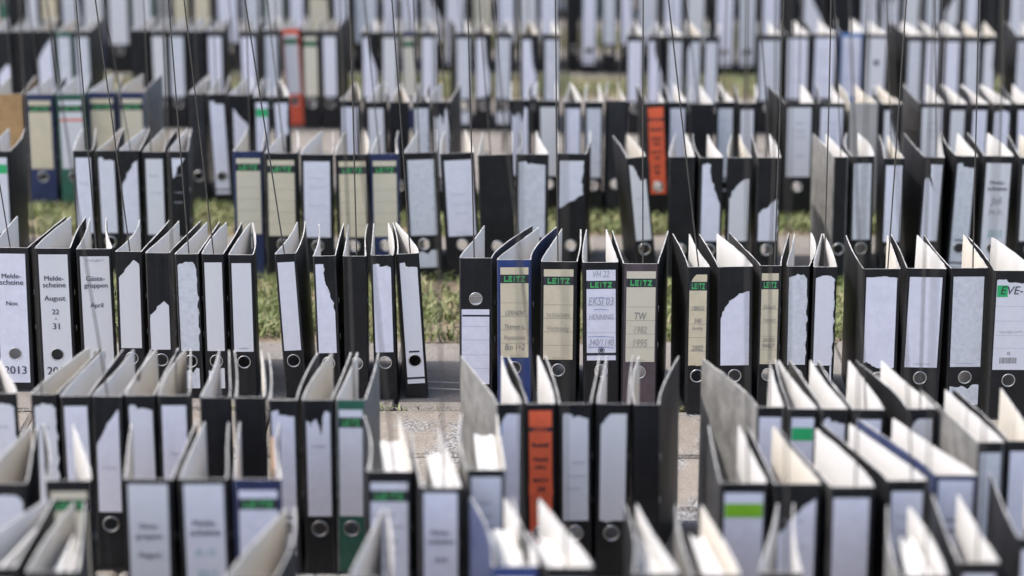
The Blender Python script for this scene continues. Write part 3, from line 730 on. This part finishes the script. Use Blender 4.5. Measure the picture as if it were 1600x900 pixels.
def torus(name, R, r, m, nu=24, nv=6, yo=0, sx=1):
    vs = []; fs = []
    for i in range(nu):
        a = 2 * math.pi * i / nu
        for j in range(nv):
            b = 2 * math.pi * j / nv; q = R + r * math.cos(b); vs.append((q * math.cos(a) * sx, yo + r * .7 * math.sin(b), q * math.sin(a)))
    for i in range(nu):
        for j in range(nv): fs.append((i * nv + j, ((i + 1) % nu) * nv + j, ((i + 1) % nu) * nv + (j + 1) % nv, i * nv + (j + 1) % nv))
    return mesh(name, vs, fs, [MATS[m]], smooth=True)
RING = torus('ring', .0134, .0011, 'metal')
RINGW = torus('ring', .0139, .0016, 'metal')
EYE = torus('eyelet', .0056, .0014, 'metal', 12, 5, sx=.5)

def tube(name, pts, r, m, n=6, cap=False):
    vs = []; fs = []
    for i, p_ in enumerate(pts):
        t = (Vector(pts[min(i + 1, len(pts) - 1)]) - Vector(pts[max(i - 1, 0)])).normalized()
        u = t.cross(Vector((0, 1, 0.01))).normalized(); v = t.cross(u)
        for j in range(n):
            a = 2 * math.pi * j / n; vs.append(Vector(p_) + (u * math.cos(a) + v * math.sin(a)) * r)
    for i in range(len(pts) - 1):
        for j in range(n): fs.append((i * n + j, i * n + (j + 1) % n, (i + 1) * n + (j + 1) % n, (i + 1) * n + j))
    return mesh(name, vs, fs, [MATS[m]], smooth=True)

def mechanism(par, w, dL, dR):
    """base plate on the left board with two steel arches reaching across"""
    s0, s1 = .085, .125; sm = .105
    xl = cover_x(sm, w, dL, -1) + TH; xr = cover_x(sm, w, dR, 1) - TH
    gap = xr - xl
    if gap < .02: return
    vs = []; fs = []
    def box(x0, x1, y0, y1, z0, z1):
        k = len(vs); vs.extend([(x0, y0, z0), (x1, y0, z0), (x1, y1, z0), (x0, y1, z0), (x0, y0, z1), (x1, y0, z1), (x1, y1, z1), (x0, y1, z1)])
        fs.extend([(k, k + 3, k + 2, k + 1), (k + 4, k + 5, k + 6, k + 7)] + [(k + i, k + (i + 1) % 4, k + 4 + (i + 1) % 4, k + 4 + i) for i in range(4)])
    box(xl + .003, xl + .005, s0 - .01, s1, .085, .235)
    me = mesh('lever_mechanism', vs, fs, [MATS['metal']]); o = link('lever_mechanism', me, par)
    hgt = min(.045, gap * .72)
    for z in (.120, .200):
        pts = [(xl + .004 + hgt * math.sin(math.pi * i / 10), sm - .03 * math.cos(math.pi * i / 10) - .012, z) for i in range(11)]
        link('arch', tube('arch', pts, .0015, 'metal', 5), o)

def build_label(b, w, spec, hv, r_, near, sharp=False):
    if spec == 'n': return
    kind, shp = spec.split(':'); shp, *ext = shp.split('+'); ext = ext[0] if ext else ''
    pm = {'w': 'paper_white', 'g': 'paper_grey', 'c': 'paper_cream', 'o': 'paper_orange'}[kind]
    k = .80 if w > .065 else .76
    hw = w * k / 2; ox = r_.uniform(-.03, .03) * w * .5; x0, x1 = ox - hw, ox + hw
    v0, v1 = .104, .300; Y = -.0007; s = lambda t: x0 + t * (x1 - x0); q = lambda t: v0 + t * (v1 - v0)
    cx = (x0 + x1) / 2; W_ = x1 - x0
    def lab(shape='full', a=v0, c=v1, hole=False, m=pm):
        loops = [outline(shape, x0, x1, a, c, r_)]
        if hole: loops.append(circle(0, hv, .0146))
        return sheet('label', loops, Y, m, b)
    def T(l, txt, v, wd, **kw): return lettering(l, txt, kw.pop('x', cx), v, width=wd, **kw)
    def header(l, band='print_black', logo='print_green', blo=.835, bhi=.93, lg=True, rules='rule_line', made=True):
        patch(l, 'header_band', x0, x1, q(blo), q(bhi), band, -.0010)
        if lg:
            lo_ = link('logo', LOGO[logo], l, (cx, -.0016, q(blo) + .16 * (q(bhi) - q(blo)))); lo_.scale = (W_ * .74, 1, (q(bhi) - q(blo)) * .68)
        if rules:
            for t in (.615, .463, .313, .161): patch(l, 'ruled_line', x0 + .0005, x1 - .0005, q(t) - .00035, q(t) + .00035, rules, -.0010)
        if made:
            lettering(l, 'LEITZ 1080', cx, q(.80), width=W_ * .14, m='pencil_dark', bold=0)
            lettering(l, 'Made in Germany', cx, q(.015), width=W_ * .38, m='pencil_dark', bold=0)
    hand = dict(bold=0, shear=.2, tall=1.45)
    if shp in SH:
        l = lab(shp)
        if near and any(p_[2] for p_ in SH[shp]):      # thin layer of backing paper left along the tear
            sheet('torn_fringe', [outline(shp, x0 + .0002, x1 - .0002, v0 + .0002, v1 - .0002, r_, .0030, .0008)], -.0004, 'paper_grey', l)
        if ext == 's':       # paper left around and under the finger ring
            lo = outline('notch', x0 + .001, x1 - .002, .018, hv + .004, r_); loops = [lo]
            h = circle(0, hv, .0148); 
            pts = outline('notch', x0 + .001, x1 - .002, .02, hv - .015, r_)
            sheet('label', [[Vector((p_.x, .02 + (hv - .015) - p_.y)) if False else p_ for p_ in pts]], Y, pm, b)
        if ext == 'r': sheet('label', [[Vector((x1 - .0035, .03)), Vector((x1, .03)), Vector((x1, v0 - .001)), Vector((x1 - .0035, v0 - .001))]], Y, pm, b)
        if near and not sharp and r_.random() < .45:
            for v in r_.sample((.78, .66, .55, .42, .3), r_.choice((1, 2, 3))): scribble(l, cx + r_.uniform(-.1, .1) * W_, q(v), W_ * r_.uniform(.4, .7), r_, 'pencil_faint', h=.006)
        if shp == 'full' and near and r_.random() < .5: scribble(l, cx, q(.04), W_ * .5, r_, h=.003)
    elif shp == 'long':
        l = lab('chip', .030, v1, True)
        patch(l, 'header_band', x0, x1, .040, .0445, 'print_black', -.0010)
        if near: patch(l, 'print_mark', cx - W_ * .3, cx + W_ * .3, hv + .0185, hv + .0225, 'print_black', -.0010)
    elif shp in ('t_nov', 't_aug'):
        l = lab('full', .016, .305, True)
        if shp == 't_nov': rows = [('Melde-', .2505, .66), ('scheine', .2360, .80), ('Nov.', .190, .42), ('2013', .036, .76)]
        else: rows = [('Melde-', .2470, .66), ('scheine', .2320, .78), ('August', .2025, .72), ('22', .1720, .24), ('-', .1575, .07), ('31', .1385, .23), ('2013', .036, .76)]
        for t, v, wd in rows: T(l, t, v, W_ * wd)
    elif shp == 't_apr':
        l = lab('full', .050, .302, True)
        for t, v, wd in [('Gäste-', .2480, .64), ('gruppen', .2330, .80), ('April', .189, .44)]: T(l, t, v, W_ * wd)
        scribble(l, cx, .293, W_ * .6, r_)
    elif shp == 't_juli':
        l = lab('full', .05, .300, True)
        for t, v, wd in [('Melde-', .246, .6), ('scheine', .230, .78)]: T(l, t, v, W_ * wd)
        T(l, 'Juli', .195, W_ * .45, **hand, m='pencil_dark'); T(l, '24.-31.', .168, W_ * .6, **hand, m='pencil_dark'); T(l, '2013', .11, W_ * .6, **hand, m='ink_teal')
    elif shp in ('t_gaug', 't_mteal', 't_msch', 't_marz'):
        l = lab('full', .10, .310)
        R_ = {'t_gaug': [('Gäste-', .236, .50), ('gruppen', .219, .66), ('August', .187, .58)], 't_mteal': [('Melde-', .240, .62), ('scheine', .224, .76)],
              't_msch': [('Melde-', .240, .58), ('scheine', .225, .76), ('Juni', .195, .36)], 't_marz': [('Gäste-', .240, .52), ('gruppen', .223, .72), ('März', .189, .44)]}[shp]
        for t, v, wd in R_: T(l, t, v, W_ * wd)
        if shp == 't_mteal': T(l, '01.-15.', .190, W_ * .5, m='ink_teal', **hand); T(l, '2012', .150, W_ * .5, m='ink_teal', **hand)
        if shp == 't_msch': T(l, '14-30', .155, W_ * .4, m='print_blue', **hand)
    elif shp in ('logo', 'logo2', 'logo3'):
        l = lab(); sm = {'c': 'rule_line'}.get(kind, None)
        header(l, made=False, rules=sm if near else None)
        if shp == 'logo2':
            for i, v in enumerate((.245, .225, .2, .18, .155)): scribble(l, cx + r_.uniform(-.01, .01), v, W_ * .6, r_, 'pencil_dark')
        if shp == 'logo3': patch(l, 'print_mark', x0, x1, q(.70), q(.73), 'paper_orange', -.0010)
    elif shp in ('band_g', 'band_l'):
        l = lab('full', v0 if shp == 'band_g' else .12, .302)
        patch(l, 'colour_band', x0 + .001, x1 - .001, q(.80), q(.92), 'print_emerald' if shp == 'band_g' else 'print_lime', -.0010)
    elif shp == 'orange':
        l = lab('full', .06, .306, True)
        patch(l, 'header_band', x0, x1, .268, .276, 'print_black', -.0010)
        for t, v, wd in (('LEITZ', .2685, .6), ('Rudolf', .240, .74), ('Hotel', .214, .62), ('ORG.', .200, .5), ('BUCH', .176, .66), ('34', .158, .32), ('ALT', .134, .5), ('99', .116, .3)): T(l, t, v, W_ * wd, bold=.05, shear=.15, m='print_black' if v < .26 else 'paper_orange')
        sheet('label', [outline('rag', x0 - .001, x1 + .001, .150, .172, r_)], -.0011, 'paper_orange', b)
    elif shp == 'blueprint':
        l = lab('tl3', .06, .30, True)
        for v in (.28, .25, .22): patch(l, 'print_mark', x0 + .002, x0 + .006, v - .02, v, 'print_blue', -.0010)
    elif shp == 'scrib':
        l = lab('full', .11, .306)
        for v in (.262, .24, .222, .17): scribble(l, cx, v, W_ * r_.uniform(.35, .6), r_, 'pencil_grey', h=.007)
    elif shp == 'spot':
        l = lab('full', .06, .306); o = link('print_mark', mesh('print_mark', [(cx + .010 * math.cos(a * .524), -.0011, .225 + .009 * math.sin(a * .524)) for a in range(12)], [tuple(range(12))], [MATS['print_black']]), l)
    elif shp == 'upside':
        l = sheet('label', [outline('full', -w * .42, w * .40, .040, .206, r_)], Y, pm, b)
        patch(l, 'header_band', -w * .40, w * .40, .190, .194, 'print_black', -.0010)
        for v in (.168, .138, .105, .075): patch(l, 'ruled_line', -w * .41, w * .39, v, v + .0007, 'rule_grey', -.0010)
    elif shp == 'eve':
        l = lab('chip', v0, .300)
        patch(l, 'colour_band', x0 + .001, x0 + W_ * .34, .262, .287, 'print_emerald', -.0010)
        T(l, 'EVE-C', .268, W_ * .95, x=cx + W_ * .10, bold=0, shear=.2, m='print_black')
        for t in (.70, .54, .38, .24): patch(l, 'ruled_line', x0, x1, q(t), q(t) + .0006, 'rule_grey', -.0010)
        scribble(l, cx, q(.42), W_ * .7, r_)
        vs = []; fs = []; x = x0 + W_ * .20
        while x < x0 + W_ * .72:
            t = r_.choice((.0006, .0009, .0015)); n_ = len(vs); vs += [(x, -.0010, .118), (x + t, -.0010, .118), (x + t, -.0010, .131), (x, -.0010, .131)]; fs.append((n_, n_ + 1, n_ + 2, n_ + 3)); x += t + r_.choice((.0006, .001))
        link('barcode', mesh('barcode', vs, fs, [MATS['pencil_dark']]), l)
        o = link('emblem', torus('emblem', .0026, .0007, 'pencil_dark', 14, 4), l, (cx - W_ * .03, -.0008, .140))
    elif shp.startswith('hand'):
        i = int(shp[4:]); l = lab('full' if i != 4 else 'tl3', v0, .302)
        if i == 2:
            header(l, blo=.80, bhi=.89, rules='rule_grey', made=False)
            patch(l, 'header_band', x0, x1, q(.055), q(.085), 'print_black', -.0010)
            for v, a in ((.70, .45), (.57, .5), (.265, .9), (.145, .9)): stroke(l, 'pen_line', [(cx - W_ * a / 2, q(v)), (cx, q(v) + .001), (cx + W_ * a / 2, q(v) - .0012)], .0006, 'print_blue')
            for t, v, wd in (('VH 22', .93, .56), ('EKSI 03', .62, .86), ('HENNING', .46, .84), ('340/1140', .17, .86)): T(l, t, q(v), W_ * wd, **hand, m='pencil_grey')
            link('emblem', torus('emblem', .0062, .0008, 'print_text', 18, 4), l, (cx, -.0008, q(.115))); link('emblem', torus('emblem', .0025, .0018, 'print_text', 12, 4), l, (cx, -.0008, q(.115)))
        else:
            header(l)
            rows = {0: [('LERNEN', .475, .66, 'pencil_dark'), ('Themen u.', .325, .72, 'pencil_dark'), ('Repetition', .20, .76, 'pencil'), ('Bio 1+2', .085, .70, 'pencil_dark')],
                    1: [('TATSACHEN', .475, .80, 'pencil'), ('Vorlesung', .325, .74, 'pencil')],
                    3: [('TW', .475, .42, 'pencil_dark'), ('1982', .325, .44, 'pencil'), ('1995', .17, .5, 'pencil')],
                    4: [('1380/22', .62, .72, 'pencil_dark'), ('340', .475, .42, 'pencil_dark'), ('Gaming', .40, .6, 'pencil_dark'), ('2002', .165, .66, 'pencil_dark')],
                    5: [('Ekosch', .62, .7, 'pencil'), ('Hennin', .475, .7, 'pencil'), ('24.003', .25, .7, 'pencil_dark'), ('94457', .18, .7, 'pencil_dark')]}[i]
            for t, v, wd, m in rows: T(l, t, q(v), W_ * wd, **hand, m=m)

def binder(x, y, w, lean, dL, dR, c, spec, row, near, seed):
    r_ = random.Random(seed); ms, mo, _ = COL[c]
    if mo == 'cover_marble' and r_.random() < .7: mo = 'cover_black'
    mi = 'lining_cream' if r_.random() < .2 or c == 'T' else 'lining_white'
    th = -math.asin(lean / BH) + r_.gauss(0, .007)
    o = link('ring_binder', None, None, (x - BH * math.sin(th), y, abs(math.sin(th)) * w / 2 + .001)); o.rotation_euler = (0, th, 0)
    o.empty_display_size = .05
    up = spec == 'w:upside'; hv = .229 if up else .081
    link('spine', spine_mesh(w, hv, ms, mi), o)
    link('cover', cover_mesh(w, dL, -1, mo, mi, r_), o); cr = link('cover', cover_mesh(w, dR, 1, mo, mi, r_), o)
    link('ring', RING if row in ('sharp', 'front1', 'front2', 'front3') else RINGW, o, (0, -.0006, hv))
    build_label(o, w, spec, hv, r_, near, row == 'sharp')
    if row in ('sharp', 'front1', 'front2', 'back1', 'back2'):
        for z in (.132, .212):
            s_ = .03; e = link('eyelet', EYE, cr, (cover_x(s_, w, dR, 1) + TH / 2 + .0008, s_, z)); e.rotation_euler = (0, 0, math.pi / 2)
    if row in ('sharp', 'front1', 'front2', 'front3'): mechanism(o, w, dL, dR)
    return o

ORD = ['', 'first', 'second', 'third', 'fourth', 'fifth', 'sixth', 'seventh', 'eighth', 'ninth', 'tenth', 'eleventh', 'twelfth', 'thirteenth', 'fourteenth', 'fifteenth', 'sixteenth', 'seventeenth', 'eighteenth', 'nineteenth', 'twentieth',
       'twenty-first', 'twenty-second', 'twenty-third', 'twenty-fourth', 'twenty-fifth', 'twenty-sixth']
ROWN = {'front3': 'blurred row at the bottom edge', 'front2': 'second row from the bottom', 'front1': 'row before the sharp row', 'sharp': 'sharp row',
        'back1': 'row behind the sharp row', 'back2': 'second row behind the sharp row', 'back3': 'third row behind the sharp row', 'back4': 'fourth row behind the sharp row', 'back5': 'farthest row at the top'}
READ = {'t_nov': 'white label reading Nov. 2013', 't_aug': 'white label reading August 22-31', 't_apr': 'white label reading April', 't_juli': 'white label with Juli handwriting', 't_gaug': 'white label reading August',
        't_mteal': 'white label with teal handwriting', 't_msch': 'white label with printed words', 't_marz': 'white printed label', 'upside': 'white label below its ring', 'eve': 'green sticker and barcode',
        'band_g': 'green-banded label', 'band_l': 'lime green banded label', 'logo': 'banded label', 'logo2': 'banded scribbled label', 'logo3': 'banded label', 'long': 'long label', 'full': 'plain label', 'scrib': 'scribbled white label',
        'spot': 'spotted white label', 'blueprint': 'blue-marked white label', 'orange': 'bright orange label', 'hand0': 'cream handwritten label', 'hand1': 'cream faintly pencilled label', 'hand2': 'white handwritten label with emblem',
        'hand3': 'cream label reading TW 1995', 'hand4': 'narrow cream handwritten label', 'hand5': 'narrow cream pencilled label', 'low': 'low scrap of label', 'scrap': 'small scrap of label', 'quarter': 'round-torn white label'}
def lab_words(spec):
    if spec == 'n': return 'bare spine'
    k, s = spec.split(':'); s = s.split('+')[0]; pc = {'w': 'white', 'g': 'grey', 'c': 'cream', 'o': 'orange'}[k]
    if s in ('full', 'logo', 'logo2', 'logo3', 'long'): return READ[s].replace('plain label', f'plain {pc} label').replace('banded', f'{pc} banded').replace('long label', f'long {pc} label')
    return READ.get(s, f'torn {pc} label')

WIRES = {'sharp': {0: -49, 2: -14, 3: -40, 5: -18, 6: -35, 8: -53, 10: -4, 12: -25, 13: -8, 15: -6, 17: -6, 18: -54, 20: 2, 22: -3, 23: 12, 25: -10}}
def place(px_frac, n, i):
    return f'{ORD[i + 1]} from left' if i < n / 2 else f'{ORD[n - i]} from right'
count = 0
for row, items in ROWS.items():
    near = row in ('front3', 'front2', 'front1', 'sharp', 'back1')
    n = len(items); wr = random.Random(len(row) * 31 + n)
    for i, (x, y, w, lean, dL, dR, c, spec) in enumerate(items):
        count += 1
        o = binder(x, y, w, lean, dL, dR, c, spec, row, near, count * 17 + 3)
        pos = place(0, n, i)
        tag(o, f'{COL[c][2]} binder, {lab_words(spec)}, {pos}, {ROWN[row]}', 'binder', f'binders in the {ROWN[row]}')
        # suspension wire
        if row == 'sharp':
            if i not in WIRES['sharp']: continue
            k = WIRES['sharp'][i] / 390 + (x / y) * .19 * 0
        else:
            if wr.random() > (.42 if row.startswith('front') else .62): continue
            k = wr.choice((wr.gauss(-.015, .012), wr.gauss(-.095, .03)))
        hz = 3.2 if y > 4.4 else 2.3
        bx = x + wr.uniform(-.25, .35) * w * .5; b0 = Vector((bx, y + .006, .292)); tl = hz - .292
        sway = Vector((k * tl * .92, wr.gauss(0, .02), 0))
        pts = [sway * f_ + Vector((wr.gauss(0, .0011) if 0 < f_ < 1 else 0, 0, tl * f_)) for f_ in (0, .12, .27, .41, .6, .8, 1)]
        wo = link('wire', tube('wire', pts, .0015, 'wire_steel', 6), None, b0)
        tag(wo, f'thin grey wire holding the binder {pos}, {ROWN[row]}', 'wire', 'wires holding up the binders')

# ------------------------------------------------------------------ paper left inside some binders
def papers(row, i, fill, top, words, mess=1.0):
    x, y, w, lean, dL, dR, c, spec = ROWS[row][i]; r_ = random.Random(i * 5 + 1); vs = []; fs = []
    ns = 7; seg = 6
    for k in range(ns):
        t0 = 1 - fill + fill * k / ns; t1 = t0 + fill / ns * .93; s0 = .03 + r_.uniform(0, .004); s1 = .228 + r_.uniform(-.006, .006) * mess; z1 = top + r_.uniform(-.003, .002) * mess
        for j in range(seg):
            s_ = s0 + (s1 - s0) * j / (seg - 1); xl = cover_x(s_, w, dL, -1) + .004; xr = cover_x(s_, w, dR, 1) - .004
            for t in (t0, t1):
                for z in (.012, z1 - r_.uniform(0, .002)): vs.append((x + xl + (xr - xl) * t, y + s_, z))
        b = k * seg * 4
        for j in range(seg - 1):
            p, q = b + 4 * j, b + 4 * j + 4
            fs += [(p, p + 1, q + 1, q), (p + 2, q + 2, q + 3, p + 3), (p + 1, p + 3, q + 3, q + 1), (p, q, q + 2, p + 2)]
        e = b + 4 * (seg - 1); fs += [(b, b + 2, b + 3, b + 1), (e, e + 1, e + 3, e + 2)]
    tag(link('paper_stack', mesh('paper_stack', vs, fs, [MATS['paper_sheet']])), words, 'paper', 'paper left in the front binders')
n3 = len(ROWS['front3'])
for i, f_, t_ in ((0, .6, .292), (1, .8, .286), (4, .72, .288), (5, .72, .290), (6, .75, .286), (7, .6, .290), (9, .7, .288)):
    papers('front3', i, f_, t_, f'white paper stack inside the binder {place(0, n3, i)}, {ROWN["front3"]}', 4.5 if i in (0, 1, 5) else 1.2)
n2 = len(ROWS['front2'])
for i, f_, t_ in ((5, .6, .296), (6, .6, .298), (7, .7, .300)):
    papers('front2', i, f_, t_, f'white paper stack inside the binder {place(0, n2, i)}, {ROWN["front2"]}')

# ------------------------------------------------------------------ loose string lying in the gap of the sharp row
for ya, words in ((5.232, 'white string on the slab in the sharp row gap, rear strand'), (5.185, 'white string on the slab in the sharp row gap, front strand')):
    pts = [(-.20 + .19 * t, ya - .03 * t - .012 * math.sin(math.pi * t), .0022 + (.004 * math.sin(math.pi * t))) for t in [i / 10 for i in range(11)]]
    tag(link('string', tube('string', pts, .0011, 'string_white', 6)), words, 'string', 'loose strings in the gap')

# ------------------------------------------------------------------ tan divider card sticking up in the blue binder
x, y, w, lean, dL, dR, c, spec = ROWS['front2'][4]; vs = []; fs = []
for s_, z in ((.10, .300), (.16, .330), (.20, .322), (.20, .05), (.10, .05)):
    xm = cover_x(s_, w, dR, 1) - .012; vs += [(x + xm - .0008, y + s_, z), (x + xm + .0008, y + s_, z)]
n = 5
fs = [tuple(range(0, 10, 2)), tuple(range(9, 0, -2))] + [(2 * i, 2 * i + 1, (2 * i + 3) % 10, (2 * i + 2) % 10) for i in range(n)]
tag(link('divider_card', mesh('divider_card', vs, fs, [MATS['card_tan']])), 'tan divider card sticking up from the navy blue binder, second row from the bottom', 'card')
